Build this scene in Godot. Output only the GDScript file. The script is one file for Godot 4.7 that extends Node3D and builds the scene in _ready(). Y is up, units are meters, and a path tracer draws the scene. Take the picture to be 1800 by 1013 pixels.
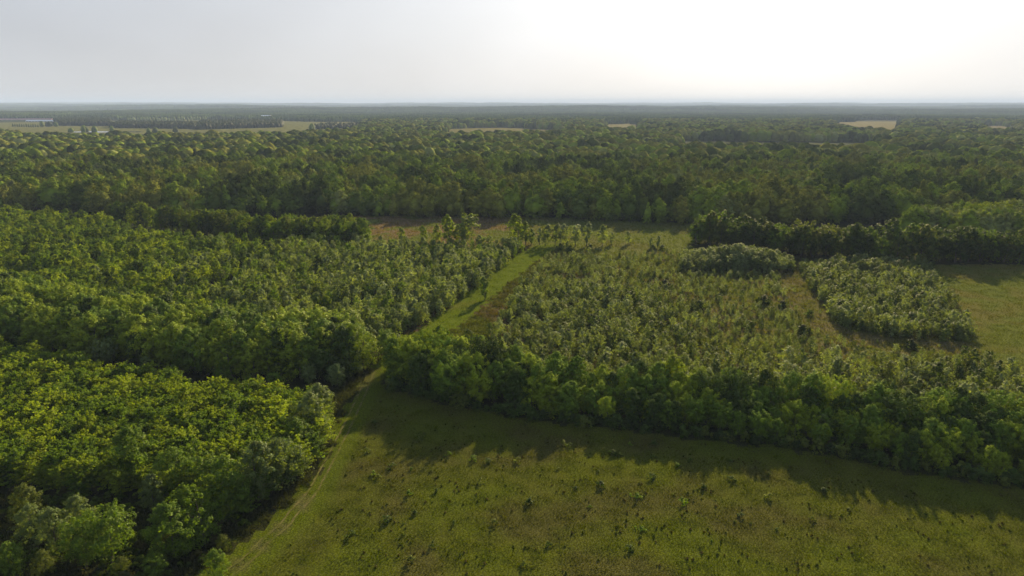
extends Node3D

# A wide farm landscape seen from the air towards a low sun. x is right, -z is away from the camera, metres.

const CAM_H := 70.0
var R := RandomNumberGenerator.new()
var n_patch := FastNoiseLite.new()
var n_fine := FastNoiseLite.new()
var n_hill := FastNoiseLite.new()
var tones := {}
var mats := {}
var used_names := {}
var VERGE := poly([-36,-192, -24,-182, -8,-198, -4,-219, 1,-265, 15,-305, 23,-335, 8,-337, -5,-305, -15,-265, -28,-219])
const LEAF_GAIN := 1.9
const FOREST_GAIN := Color(2.75, 2.4, 2.1)

# ---------------------------------------------------------------- places (metres on the ground)
var NEAR_FIELD := poly([-38,-174, -33,-170, -32,-161, -14,-151, 8,-142, 32,-136, 59,-129, 78,-120, 96,-114, 125,-103, 140,-60, -60,-60, -52,-80, -46,-95, -42,-107, -38,-118, -39.5,-137, -40,-153])
var WOOD := poly([-175,-193, -140,-180, -84,-158, -53,-150, -42,-146, -41,-137, -40,-118, -44,-107, -52,-102, -58,-108, -74,-112, -96,-114, -125,-116])
var BELT := poly([-205,-222, -150,-193, -92,-172, -58,-166, -42,-168, -39,-180, -50,-189, -90,-195, -130,-214, -190,-240])
var PLANTATION := poly([-345,-440, -251,-402, -186,-352, -150,-330, -81,-338, -50,-332, -8,-332, 6,-330, -3,-305, -17,-250, -28,-213, -38,-192, -60,-196, -95,-202, -135,-222, -200,-252, -280,-330])
var LANE := poly([-38,-176, -34,-172, -31,-186, -25,-193, -14,-219, -2,-265, 11,-305, 23,-337, 30,-345, 14,-345, 9,-336, -4,-305, -14,-265, -27,-219, -36,-191])
var STRIP := poly([-74,-342, -127,-343, -180,-374, -240,-412, -250,-424, -212,-400, -180,-388, -133,-362, -80,-360])
var BACK_FIELD := poly([-120,-372, -110,-438, 18,-432, 108,-408, 150,-405, 180,-380, 92,-345, 80,-318, 60,-318, 26,-334, 8,-336, -20,-336, -60,-345])
var SCRUB := poly([26,-336, 60,-322, 92,-330, 126,-304, 170,-306, 187,-298, 169,-256, 141,-196, 132,-178, 135,-168, 128,-132, 100,-122, 60,-136, 30,-146, 0,-158, -28,-170, -24,-186, -6,-204, -2,-233, 10,-290])
var DENSE := poly([127,-296, 171,-304, 186,-297, 169,-256, 141,-196, 124,-197, 107,-207, 108,-222, 116,-256])
var PATH_GAP := poly([121,-300, 127,-296, 116,-256, 108,-222, 107,-207, 124,-197, 141,-196, 136,-182, 118,-186, 98,-196, 96,-212, 104,-252, 114,-285])
var MARGIN := poly([-46,-178, -30,-168, -22,-180, -5,-212, 1,-265, 15,-305, 24,-336, 34,-345, -5,-345, -40,-200])
var COPSE := poly([79,-310, 74,-290, 80,-284, 116,-284, 126,-296, 120,-308, 100,-313])
var HEDGE := poly([-33,-174, -32,-165, -13,-154, 8,-145.5, 32,-139.5, 59,-132.5, 78,-123.5, 96,-117.5, 135,-102, 143,-118, 101,-133, 63,-147, 37,-153, 15,-158, -8,-167, -29,-178])
const HEDGE_FRONT := [-33.0, -165.0, -13.0, -154.0, 8.0, -145.5, 32.0, -139.5, 59.0, -132.5, 78.0, -123.5, 96.0, -117.5, 140.0, -100.0]
var FAR_HEDGE := poly([93,-346, 134,-316, 191,-303, 231,-301, 285,-303, 290,-318, 231,-316, 191,-318, 140,-332, 100,-358])
var GROVE := poly([205,-352, 234,-345, 275,-352, 320,-358, 330,-385, 270,-385, 225,-372])
var RIGHT_FIELD := poly([187,-299, 240,-299, 290,-300, 290,-150, 143,-140, 132,-168, 131,-178, 141,-196, 169,-256])
var FOREST_EDGE := [-900,-560, -480,-500, -390,-466, -351,-462, -289,-452, -240,-424, -211,-436, -106,-434, 18,-427, 108,-402, 228,-404, 357,-420, 600,-480, 900,-560]

# far clearings: [outline, colour of the crop]
var FAR_FIELDS := [
	["field", poly([-1055,-1443, -870,-1250, -746,-1275, -518,-1275, -453,-1326, -343,-1509, -449,-2140, -581,-2758, -760,-2758, -925,-2893, -1177,-3094, -1400,-3205, -1590,-3094, -1948,-2990, -2354,-3094, -1700,-2100]), Color(0.16, 0.165, 0.05)],
	["field", poly([-150,-1320, -20,-1350, 95,-1400, 150,-1900, -40,-2080, -185,-1990]), Color(0.17, 0.16, 0.05)],
	["field", poly([190,-1560, 310,-1600, 460,-2530, 320,-2460]), Color(0.17, 0.16, 0.06)],
	["field", poly([842,-1848, 816,-1662, 758,-1382, 795,-1443, 1577,-2802, 1395,-2802, 1243,-2716]), Color(0.165, 0.145, 0.042)],
	["field", poly([1020,-1490, 1110,-1490, 1620,-2290, 1500,-2290]), Color(0.16, 0.14, 0.06)],
	["field", poly([215,-965, 500,-940, 690,-1290, 320,-1345]), Color(0.05, 0.065, 0.018)],
]

func poly(a: Array) -> PackedVector2Array:
	var p := PackedVector2Array()
	for i in range(0, a.size(), 2):
		p.append(Vector2(a[i], a[i + 1]))
	return p

func inside(p: Vector2, a: PackedVector2Array) -> bool:
	return Geometry2D.is_point_in_polygon(p, a)

func bounds(a: PackedVector2Array) -> Rect2:
	var r := Rect2(a[0], Vector2.ZERO)
	for p in a:
		r = r.expand(p)
	return r

func edge_z(x: float) -> float:
	for i in range(0, FOREST_EDGE.size() - 2, 2):
		if x < FOREST_EDGE[i + 2]:
			return remap(x, FOREST_EDGE[i], FOREST_EDGE[i + 2], FOREST_EDGE[i + 1], FOREST_EDGE[i + 3])
	return -560.0

func hedge_front(x: float) -> float:
	for i in range(0, HEDGE_FRONT.size() - 2, 2):
		if x < HEDGE_FRONT[i + 2]:
			return remap(x, HEDGE_FRONT[i], HEDGE_FRONT[i + 2], HEDGE_FRONT[i + 1], HEDGE_FRONT[i + 3])
	return -100.0

# ---------------------------------------------------------------- naming
func called(n: String) -> String:
	var k: int = used_names.get(n, 0)
	used_names[n] = k + 1
	return n if k == 0 else "%s_%03d" % [n, k]

func structure(n: String, mesh: Mesh, m: Material, label := "") -> MeshInstance3D:
	var o := MeshInstance3D.new()
	o.name = called(n)
	o.mesh = mesh
	o.material_override = m
	o.set_meta("kind", "structure")
	if label:
		o.set_meta("label", label)
	add_child(o, true)
	return o

func part(n: String, mesh: Mesh, m: Material, parent: Node3D) -> MeshInstance3D:
	var o := MeshInstance3D.new()
	o.name = n
	o.mesh = mesh
	o.material_override = m
	parent.add_child(o, true)
	return o

# ---------------------------------------------------------------- materials
func leaf_mat(tone: String, rough := 0.5, spec := 0.4, back := Color(1.0, 1.0, 0.34), gain = LEAF_GAIN) -> StandardMaterial3D:
	var key := "%s %f %f %f %s" % [tone, rough, spec, back.r, gain]
	if not mats.has(key):
		var m := StandardMaterial3D.new()
		m.vertex_color_use_as_albedo = true
		var c: Color = tones[tone]
		if tone != "white":
			c = c * gain
		m.albedo_color = c.linear_to_srgb()
		m.roughness = rough
		m.metallic_specular = spec * 0.6
		m.backlight_enabled = true
		m.backlight = back
		m.cull_mode = BaseMaterial3D.CULL_DISABLED
		mats[key] = m
	return mats[key]

func noise_image(seed_: int, freq: float, lo: float, hi: float, size := 512) -> ImageTexture:
	var n := FastNoiseLite.new()
	n.seed = seed_
	n.frequency = freq
	n.fractal_octaves = 5
	var im := n.get_seamless_image(size, size)
	var out := Image.create(size, size, false, Image.FORMAT_L8)
	for y in size:
		for x in size:
			var v := lerpf(lo, hi, im.get_pixel(x, y).r)
			out.set_pixel(x, y, Color(v, v, v))
	return ImageTexture.create_from_image(out)

func ground_mat(tex: Texture2D, scale_: float) -> StandardMaterial3D:
	var m := StandardMaterial3D.new()
	m.vertex_color_use_as_albedo = true
	m.roughness = 0.95
	m.metallic_specular = 0.03
	m.albedo_texture = tex
	m.uv1_triplanar = true
	m.uv1_world_triplanar = true
	m.uv1_scale = Vector3.ONE * scale_
	return m

# ---------------------------------------------------------------- mesh builders
class Cloud:
	var v := PackedVector3Array()
	var n := PackedVector3Array()
	var c := PackedColorArray()
	var i := PackedInt32Array()

	func leaf(p: Vector3, nn: Vector3, t: Vector3, l: float, w: float, col: Color) -> void:
		var b := nn.cross(t).normalized()
		var tt := b.cross(nn)
		var k := v.size()
		v.append(p + tt * l * 0.5)
		v.append(p + b * w * 0.5 + nn * w * 0.12)
		v.append(p - tt * l * 0.5)
		v.append(p - b * w * 0.5 + nn * w * 0.12)
		for q in 4:
			n.append(nn)
			c.append(col)
		i.append_array([k, k + 2, k + 1, k, k + 3, k + 2])

	func tri(a: Vector3, b: Vector3, d: Vector3, nn: Vector3, col: Color) -> void:
		var k := v.size()
		v.append_array([a, b, d])
		n.append_array([nn, nn, nn])
		c.append_array([col, col, col])
		i.append_array([k, k + 1, k + 2])

	func tube(a: Vector3, b: Vector3, ra: float, rb: float, sides: int, col: Color) -> void:
		var ax := (b - a).normalized()
		var s := ax.cross(Vector3(0.3, 0.1, 0.9)).normalized()
		var u := ax.cross(s)
		var k := v.size()
		for j in sides:
			var d := s * cos(TAU * j / sides) + u * sin(TAU * j / sides)
			v.append_array([a + d * ra, b + d * rb])
			n.append_array([d, d])
			c.append_array([col, col])
		for j in sides:
			var p := k + 2 * j
			var q := k + 2 * ((j + 1) % sides)
			i.append_array([p, p + 1, q, q, p + 1, q + 1])

	func mesh() -> ArrayMesh:
		var a := []
		a.resize(Mesh.ARRAY_MAX)
		a[Mesh.ARRAY_VERTEX] = v
		a[Mesh.ARRAY_NORMAL] = n
		a[Mesh.ARRAY_COLOR] = c
		a[Mesh.ARRAY_INDEX] = i
		var m := ArrayMesh.new()
		m.add_surface_from_arrays(Mesh.PRIMITIVE_TRIANGLES, a)
		return m

func rdir() -> Vector3:
	var y := R.randf_range(-1, 1)
	var a := R.randf() * TAU
	var s := sqrt(1 - y * y)
	return Vector3(s * cos(a), y, s * sin(a))

func profile(style: String, t: float) -> float:
	match style:
		"round": return pow(maxf(0.0, 1.0 - pow(absf(2.0 * t - 0.85) / 1.15, 2.2)), 0.6)
		"dome": return pow(maxf(0.0, 1.0 - pow(t, 2.8)), 0.5)
		"cone": return pow(1.0 - t, 0.75) * minf(1.0, 0.5 + t * 4.0)
		"column": return pow(maxf(0.0, 1.0 - pow(absf(2.0 * t - 1.0), 3.0)), 0.6)
		"vase": return pow(maxf(0.0, 1.0 - pow(absf(2.0 * t - 1.25) / 1.25, 2.4)), 0.6)
	return 1.0

# a crown of leaf clumps: foot at y = 0, height h, radius r
func crown(style: String, h: float, r: float, low: float, clumps: int, per: int, leaf: float, ratio := 0.34, lop := 0.2, ruffle := 0.7, core := 0.0) -> ArrayMesh:
	var k := Cloud.new()
	var lean := Vector3(R.randf_range(-1, 1), 0, R.randf_range(-1, 1)) * r * lop
	var mid := Vector3(0, h * (low + 1.0) * 0.5, 0)
	if core > 0.0:
		lump_into(k, Vector3.ZERO, h * (0.5 + core * 0.5) * 0.97, r * core, 0.4, 6, 10, 0, 1.0)
	for q in clumps:
		var t := pow((q + R.randf()) / clumps, 0.8)
		var cr := r * ratio * R.randf_range(0.65, 1.3) * lerpf(1.1, 0.75, t)
		var rad := maxf(0.0, profile(style, t) * r * R.randf_range(0.72, 1.2) - cr * 0.6) * pow(R.randf(), 0.35)
		var a := R.randf() * TAU
		var c := Vector3(cos(a) * rad, lerpf(h * low, h, t) - cr * 0.6, sin(a) * rad) + lean * t
		var tone := R.randf_range(0.62, 1.0)
		var stretch := R.randf_range(1.15, 1.9)
		var squeeze := R.randf_range(0.65, 0.9)
		var out := ((c - mid) / Vector3(r, h * (1 - low) * 0.5, r)).normalized()
		var bough := (out + rdir() * 0.5 + Vector3(0, 0.2, 0)).normalized()
		for j in per:
			var d := (rdir() + out * 0.45 + Vector3(0, 0.25, 0)).normalized()
			var off := d * cr * R.randf_range(0.5, 1.12)
			off = off * squeeze + bough * off.dot(bough) * (stretch - squeeze)
			var p := c + off
			var nn := (d + out * 0.6 + rdir() * ruffle + Vector3(0, 0.35, 0)).normalized()
			var s := leaf * R.randf_range(0.6, 1.35)
			var w := tone * R.randf_range(0.75, 1.0)
			k.leaf(p, nn, rdir(), s, s * R.randf_range(0.5, 0.85), Color(w * R.randf_range(0.85, 1.0), w, w * R.randf_range(0.7, 1.0)))
	return k.mesh()

# a young crown: leafy shoots that rise outwards from the stem
func shoots(h: float, r: float, low: float, count: int, per: int, leaf: float, droop := 0.0) -> ArrayMesh:
	var k := Cloud.new()
	for q in count:
		var t := (q + R.randf()) / count
		var a := q * 2.4 + R.randf_range(-0.5, 0.5)
		var reach := r * profile("dome", maxf(0.0, t * 1.02 - 0.02)) * R.randf_range(0.6, 1.15)
		var up := lerpf(0.35, 1.4, t) - droop
		var ax := Vector3(cos(a), up, sin(a)).normalized()
		var from := Vector3(0, lerpf(h * low, h * 0.86, t), 0)
		var len := maxf(h * 0.14, reach / maxf(0.3, Vector2(ax.x, ax.z).length()))
		var tone := R.randf_range(0.6, 1.0)
		for j in per:
			var s := pow((j + R.randf()) / per, 0.6)
			var spread := len * 0.24 * (1.05 - s * 0.6)
			var p := from + ax * len * s + rdir() * spread * Vector3(1, 0.6, 1)
			var nn := (Vector3(0, 0.75, 0) + Vector3(ax.x, 0, ax.z) * 0.5 + rdir() * 0.85).normalized()
			var l := leaf * R.randf_range(0.6, 1.35)
			var w := tone * R.randf_range(0.75, 1.0)
			k.leaf(p, nn, ax + rdir() * 0.6, l, l * R.randf_range(0.45, 0.75), Color(w * R.randf_range(0.85, 1.0), w, w * R.randf_range(0.7, 1.0)))
	return k.mesh()

func trunk(h: float, rad: float, limbs: int, reach: float, low := 0.3) -> ArrayMesh:
	var k := Cloud.new()
	var at := Vector3(0, -0.3, 0)
	var bend := Vector3(R.randf_range(-1, 1), 0, R.randf_range(-1, 1)) * h * 0.02
	var pts := [at]
	for q in 5:
		at = Vector3(0, h * (q + 1) / 5.0, 0) + bend * (q + 1) + Vector3(R.randf_range(-1, 1), 0, R.randf_range(-1, 1)) * rad * 0.5
		pts.append(at)
	for q in 5:
		var g := R.randf_range(0.8, 1.0)
		k.tube(pts[q], pts[q + 1], rad * (1.25 - 0.23 * q) * (1.25 if q == 0 else 1.0), rad * (1.02 - 0.23 * q), 7, Color(g, g, g))
	for q in limbs:
		var t := lerpf(low, 0.85, (q + R.randf()) / limbs)
		var a := q * 2.4 + R.randf()
		var from: Vector3 = pts[int(t * 5)].lerp(pts[mini(5, int(t * 5) + 1)], fmod(t * 5, 1.0))
		var to := from + Vector3(cos(a), 0.8, sin(a)) * reach * R.randf_range(0.5, 0.9) * (1.1 - t * 0.6)
		var mid := from.lerp(to, 0.5) - Vector3(0, reach * 0.06, 0)
		k.tube(from, mid, rad * 0.42 * (1.2 - t), rad * 0.28 * (1.2 - t), 5, Color(0.9, 0.9, 0.9))
		k.tube(mid, to, rad * 0.28 * (1.2 - t), rad * 0.08, 5, Color(0.9, 0.9, 0.9))
	return k.mesh()

# a far crown: a lumpy solid dome with leaf sprays standing out of it
func lump_into(k: Cloud, at: Vector3, h: float, r: float, low: float, rings: int, segs: int, sprays: int, leaf: float) -> void:
	var nz := R.randf() * 100.0
	var tone := R.randf_range(0.65, 1.0)
	var first := k.v.size()
	for y in rings + 1:
		var t := float(y) / rings
		for s in segs:
			var a := TAU * (s + 0.5 * (y % 2)) / segs
			var bump := 1.0 + 0.24 * n_fine.get_noise_3d(nz + cos(a) * 22.0, t * 40.0, sin(a) * 22.0) * 2.0
			var rr := r * profile("dome", t * 0.985) * bump * (1.0 if y > 0 else 0.8)
			k.v.append(at + Vector3(cos(a) * rr, lerpf(h * low, h, t) * (1.0 + 0.03 * (bump - 1.0)), sin(a) * rr))
			k.n.append(Vector3(cos(a), lerpf(-0.1, 1.4, t * t), sin(a)).normalized())
			var w := tone * R.randf_range(0.7, 1.0)
			k.c.append(Color(w * R.randf_range(0.88, 1.0), w, w * R.randf_range(0.75, 1.0)))
	for y in rings:
		for s in segs:
			var p := first + y * segs + s
			var q := first + y * segs + (s + 1) % segs
			k.i.append_array([p, q, p + segs, q, q + segs, p + segs])
	for j in sprays:
		var t := pow(R.randf(), 0.7)
		var a := R.randf() * TAU
		var rr := r * profile("dome", t * 0.985) * R.randf_range(0.9, 1.12)
		var out := Vector3(cos(a), lerpf(0.0, 1.6, t * t), sin(a)).normalized()
		var w := tone * R.randf_range(0.7, 1.0)
		k.leaf(at + Vector3(cos(a) * rr, lerpf(h * low, h, t) + leaf * 0.1, sin(a) * rr), (out + rdir() * 0.45).normalized(), rdir(), leaf * R.randf_range(0.6, 1.3), leaf * R.randf_range(0.4, 0.8), Color(w * R.randf_range(0.85, 1.0), w, w * R.randf_range(0.7, 1.0)))

func lump(h: float, r: float, low: float, rings: int, segs: int, sprays: int, leaf: float) -> ArrayMesh:
	var k := Cloud.new()
	lump_into(k, Vector3.ZERO, h, r, low, rings, segs, sprays, leaf)
	return k.mesh()

func canopy_patch(size: float, step: float, h: float) -> ArrayMesh:
	var k := Cloud.new()
	var n := int(size / step)
	for a in n:
		for b in n:
			var p := Vector3((a + 0.5 + R.randf_range(-0.4, 0.4)) * step - size * 0.5, 0, (b + 0.5 + R.randf_range(-0.4, 0.4)) * step - size * 0.5)
			lump_into(k, p, h * R.randf_range(0.72, 1.1), step * R.randf_range(0.55, 0.8), 0.1, 3, 6, 0, 1.0)
	return k.mesh()

func tuft(blades: int, h: float, spread: float) -> ArrayMesh:
	var k := Cloud.new()
	for q in blades:
		var a := R.randf() * TAU
		var d := Vector3(cos(a), 0, sin(a))
		var foot := Vector3(R.randf_range(-1, 1), 0, R.randf_range(-1, 1)) * spread
		var side := d.cross(Vector3.UP) * h * R.randf_range(0.07, 0.14)
		var top := foot + d * h * R.randf_range(0.1, 0.6) + Vector3(0, h * R.randf_range(0.55, 1.1), 0)
		var w := R.randf_range(0.65, 1.0)
		var nn := (d * -0.7 + Vector3(0, 0.6, 0)).normalized()
		k.tri(foot + side - Vector3(0, 0.05, 0), foot - side - Vector3(0, 0.05, 0), top, nn, Color(w * R.randf_range(0.85, 1.0), w, w * R.randf_range(0.7, 1.0)))
	return k.mesh()

# ---------------------------------------------------------------- many alike: the part that is not built one by one
class Swarm:
	var b := PackedFloat32Array()
	func add(p: Vector3, turn: float, s: Vector3, c: Color) -> void:
		var cs := cos(turn)
		var sn := sin(turn)
		b.append_array([cs * s.x, 0.0, sn * s.z, p.x, 0.0, s.y, 0.0, p.y, -sn * s.x, 0.0, cs * s.z, p.z, c.r, c.g, c.b, 1.0])
	func count() -> int:
		return b.size() / 16

func swarm_node(n: String, s: Swarm, mesh: Mesh, m: Material, parent: Node3D) -> void:
	if s.count() == 0:
		return
	var mm := MultiMesh.new()
	mm.transform_format = MultiMesh.TRANSFORM_3D
	mm.use_colors = true
	mm.mesh = mesh
	mm.instance_count = s.count()
	mm.buffer = s.b
	var o := MultiMeshInstance3D.new()
	o.name = n
	o.multimesh = mm
	o.material_override = m
	o.set_meta("kind", "stuff")
	parent.add_child(o, true)

func stuff(n: String, label: String, category: String) -> Node3D:
	var o := Node3D.new()
	o.name = called(n)
	o.set_meta("label", label)
	o.set_meta("category", category)
	o.set_meta("kind", "stuff")
	add_child(o, true)
	return o

# ---------------------------------------------------------------- plants as individuals
const COUNT := ["leftmost", "second from left", "third from left", "fourth from left", "fifth from left", "sixth from left", "seventh from left", "eighth from left", "ninth from left", "tenth from left", "eleventh from left", "twelfth from left"]
const HOW_MANY := ["one", "two", "three", "four", "five", "six", "seven", "eight", "nine", "ten", "eleven", "twelve"]

# plants: dictionaries p (Vector2), s (scale), w (width factor), v (variant), tone. kinds: variants as [crown, trunk, form word, height]
func plant_all(kind: Dictionary, plants: Array, limit := 300) -> void:
	var tall := 0.0
	for q in plants:
		q.h = kind.variants[q.v][3] * q.s
		q.size = q.h * q.s / maxf(1.0, Vector3(q.p.x, CAM_H, q.p.y).length())
		if absf(q.p.x) > absf(q.p.y) * 0.80 + 6.0 or q.p.y > -86.0:
			q.size = 0.0
		tall = maxf(tall, q.h)
	plants.sort_custom(func(a, b): return a.size > b.size)
	var single := plants.slice(0, limit)
	var heights := []
	for q in single:
		heights.append(q.h)
	heights.sort()
	var by_label := {}
	for q in single:
		var rank: float = float(heights.bsearch(q.h)) / maxf(1.0, heights.size() - 1)
		var size: String = "low" if rank < 0.2 else "short" if rank < 0.42 else "middling" if rank < 0.68 else "tall" if rank < 0.9 else "towering"
		var near := ""
		var best := 1e9
		for m in kind.places:
			var d: float = (Vector2(m[0], m[1]) - q.p).length()
			if d < best:
				best = d
				near = m[2]
		var form: String = kind.variants[q.v][2]
		q.text = q.get("text", "%s %s %s %s %s" % [size, q.tone.replace("_", "-"), form, kind.noun, near])
		if not by_label.has(q.text):
			by_label[q.text] = []
		by_label[q.text].append(q)
	for text in by_label:
		var same: Array = by_label[text]
		if same.size() > 1:
			same.sort_custom(func(a, b): return a.p.x / -a.p.y < b.p.x / -b.p.y)
			for k in same.size():
				same[k].text = "%s of %s %s" % [COUNT[mini(k, 11)], HOW_MANY[mini(same.size() - 1, 11)], text.replace(kind.noun, kind.nouns)] if same.size() <= 12 else text
	var protos := {}
	for q in single:
		var key := "%d%s" % [q.v, q.tone]
		var o: Node3D
		if protos.has(key):
			o = protos[key].duplicate()
		else:
			o = Node3D.new()
			part("crown", kind.variants[q.v][0], kind.mat.call(q.tone), o)
			if kind.variants[q.v][1]:
				part("trunk", kind.variants[q.v][1], mats.bark, o)
			protos[key] = o
		o.name = called(kind.name)
		add_child(o, true)
		o.position = Vector3(q.p.x, q.get("y", 0.0), q.p.y)
		o.rotation.y = q.turn
		o.scale = Vector3(q.s * q.w, q.s, q.s * q.w)
		o.set_meta("label", q.text)
		o.set_meta("category", kind.category)
		o.set_meta("group", kind.group)
	if plants.size() > limit:
		var root := stuff(kind.name.replace("tree", "trees") + "_beyond" if false else kind.mass, kind.mass_label, kind.category + "s")
		var swarms := []
		for v in kind.variants:
			swarms.append(Swarm.new())
		for q in plants.slice(limit):
			var c: Color = tones[q.tone] * kind.get("gain", LEAF_GAIN) * R.randf_range(0.85, 1.15)
			swarms[q.v].add(Vector3(q.p.x, 0, q.p.y), q.turn, Vector3(q.s * q.w, q.s, q.s * q.w), c)
		for v in swarms.size():
			swarm_node("foliage", swarms[v], kind.variants[v][0], kind.mat.call("white"), root)

func scatter(a: PackedVector2Array, step: float, f: Callable) -> Array:
	var out := []
	var b := bounds(a)
	var y := b.position.y
	var row := 0
	while y < b.end.y:
		var x := b.position.x + (row % 2) * step * 0.5
		while x < b.end.x:
			var p := Vector2(x, y) + Vector2(R.randf_range(-0.42, 0.42), R.randf_range(-0.42, 0.42)) * step
			if inside(p + Vector2(n_fine.get_noise_2d(p.x * 2.5, p.y * 2.5), n_fine.get_noise_2d(p.y * 2.5 + 60, p.x * 2.5)) * 3.0, a):
				var d = f.call(p)
				if d != null:
					out.append(d)
			x += step
		y += step * 0.87
		row += 1
	return out

func spec(p: Vector2, s: float, v: int, tone: String, w := 1.0) -> Dictionary:
	return {"p": p, "s": s, "v": v, "tone": tone, "w": w, "turn": R.randf() * TAU}

func pick(a: Array):
	return a[R.randi() % a.size()]

# ---------------------------------------------------------------- ground
func relief(x: float, z: float) -> float:
	return n_fine.get_noise_2d(x * 2.0, z * 2.0) * 0.12 + n_patch.get_noise_2d(x, z) * 0.25

func hill(x: float, z: float) -> float:
	var d := sqrt(x * x + z * z)
	var up := smoothstep(2600.0, 7500.0, d)
	var far := smoothstep(9000.0, 21000.0, d)
	return up * (n_hill.get_noise_2d(x, z) * 48.0 + 8.0) + far * (n_hill.get_noise_2d(x * 0.4 + 900.0, z * 0.4) * 30.0 + 38.0)

const RUTS := [-38.0, -172.0, -37.2, -149.0, -37.0, -138.0, -37.0, -127.0, -37.2, -114.0, -39.0, -104.0, -41.5, -96.0, -45.0, -86.0]
func rut_distance(p: Vector2) -> float:
	var best := 1e9
	for i in range(0, RUTS.size() - 2, 2):
		var q := Geometry2D.get_closest_point_to_segment(p, Vector2(RUTS[i], RUTS[i + 1]), Vector2(RUTS[i + 2], RUTS[i + 3]))
		best = minf(best, (q - p).length())
	return best

const GRASS := Color(0.082, 0.094, 0.013)
const BRIGHT := Color(0.082, 0.11, 0.008)
const TAN := Color(0.105, 0.092, 0.043)
const RUST := Color(0.11, 0.080, 0.048)
const BROWN := Color(0.075, 0.062, 0.028)
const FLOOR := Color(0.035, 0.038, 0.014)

func region(p: Vector2) -> String:
	var q := p + Vector2(n_fine.get_noise_2d(p.x * 4, p.y * 4), n_fine.get_noise_2d(p.y * 4 + 77, p.x * 4)) * 3.0
	if inside(q, LANE): return "lane"
	if inside(q, VERGE): return "lane_margin"
	if inside(q, NEAR_FIELD): return "near_field"
	if inside(q, RIGHT_FIELD): return "right_field"
	if inside(q, SCRUB): return "scrubland"
	if inside(q, BACK_FIELD): return "back_field"
	if inside(q, MARGIN) and not inside(q, PLANTATION): return "lane_margin"
	if p.x > -36.0 and p.x < 60.0 and p.y < -186.0 and p.y > -350.0 and not inside(q, PLANTATION): return "lane_margin"
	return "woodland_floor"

func ground_colour(p: Vector2, r: String) -> Color:
	var a := n_patch.get_noise_2d(p.x * 2.2, p.y * 2.2)
	var b := n_fine.get_noise_2d(p.x, p.y)
	var c := n_patch.get_noise_2d(p.x * 0.8 + 300, p.y * 0.8)
	match r:
		"near_field":
			var col := GRASS.lerp(BROWN, clampf(smoothstep(-0.05, 0.5, a * 0.5 + b * 0.9 + c * 0.25) * 0.45, 0, 1))
			col = col.lerp(BRIGHT, smoothstep(0.0, 0.4, -a * 0.7 - b * 0.5) * 0.5)
			var d := rut_distance(p)
			col = col.lerp(BRIGHT, smoothstep(5.5, 2.5, d) * 0.85)
			return col.lerp(TAN, smoothstep(0.6, 0.25, absf(d - 0.85)) * 0.6)
		"lane":
			return BRIGHT.lerp(TAN, smoothstep(0.1, 0.4, a + b * 0.4) * 0.3)
		"right_field":
			return Color(0.088, 0.104, 0.020).lerp(Color(0.105, 0.10, 0.028), smoothstep(-0.1, 0.3, c + b * 0.5)).lerp(GRASS, smoothstep(0.1, 0.4, -a + b * 0.3) * 0.55)
		"lane_margin":
			return GRASS.lerp(RUST if p.y > -240.0 else BROWN, smoothstep(-0.35, 0.2, a + b * 0.6) * (0.9 if p.y > -240.0 else 0.6))
		"scrubland":
			var col := Color(0.095, 0.105, 0.026).lerp(TAN, smoothstep(-0.1, 0.35, a + b * 0.5))
			if inside(p, PATH_GAP):
				col = TAN.lerp(GRASS, smoothstep(-0.2, 0.3, b) * 0.5)
			if p.x < 14 and p.y > -235:
				col = col.lerp(RUST, 0.7)
			return col
		"back_field":
			var rust := smoothstep(20.0, -10.0, p.x + 30.0 * b) 
			return Color(0.10, 0.115, 0.03).lerp(TAN, smoothstep(0.0, 0.35, a) * 0.5).lerp(RUST * 1.25, rust * smoothstep(-0.35, 0.1, a + b * 0.4))
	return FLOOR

func field_sheet() -> void:
	var cell := 1.6
	var clouds := {}
	var nx := int(460 / cell)
	var nz := int(390 / cell)
	var hs := PackedFloat32Array()
	hs.resize((nx + 1) * (nz + 1))
	for j in nz + 1:
		for i in nx + 1:
			hs[j * (nx + 1) + i] = relief(-170 + i * cell, -450 + j * cell)
	var maps := {}
	for j in nz:
		for i in nx:
			var p := Vector2(-170 + (i + 0.5) * cell, -450 + (j + 0.5) * cell)
			if absf(p.x) > -p.y * 0.8 + 45.0:
				continue
			var r := region(p)
			if not clouds.has(r):
				clouds[r] = Cloud.new()
				maps[r] = {}
			var k: Cloud = clouds[r]
			var m: Dictionary = maps[r]
			var id := []
			for o in [[0, 0], [1, 0], [1, 1], [0, 1]]:
				var key: int = (j + o[1]) * (nx + 1) + i + o[0]
				if not m.has(key):
					m[key] = k.v.size()
					var x: float = -170 + (i + o[0]) * cell
					var z: float = -450 + (j + o[1]) * cell
					k.v.append(Vector3(x, hs[key], z))
					k.n.append(Vector3(relief(x - 0.5, z) - relief(x + 0.5, z), 1.0, relief(x, z - 0.5) - relief(x, z + 0.5)).normalized())
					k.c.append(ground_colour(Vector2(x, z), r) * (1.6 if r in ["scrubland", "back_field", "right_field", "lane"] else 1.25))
				id.append(m[key])
			k.i.append_array([id[0], id[1], id[2], id[0], id[2], id[3]])
	var mat := ground_mat(noise_image(5, 0.02, 0.45, 1.0), 0.22)
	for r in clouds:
		structure(r, clouds[r].mesh(), mat)

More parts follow.
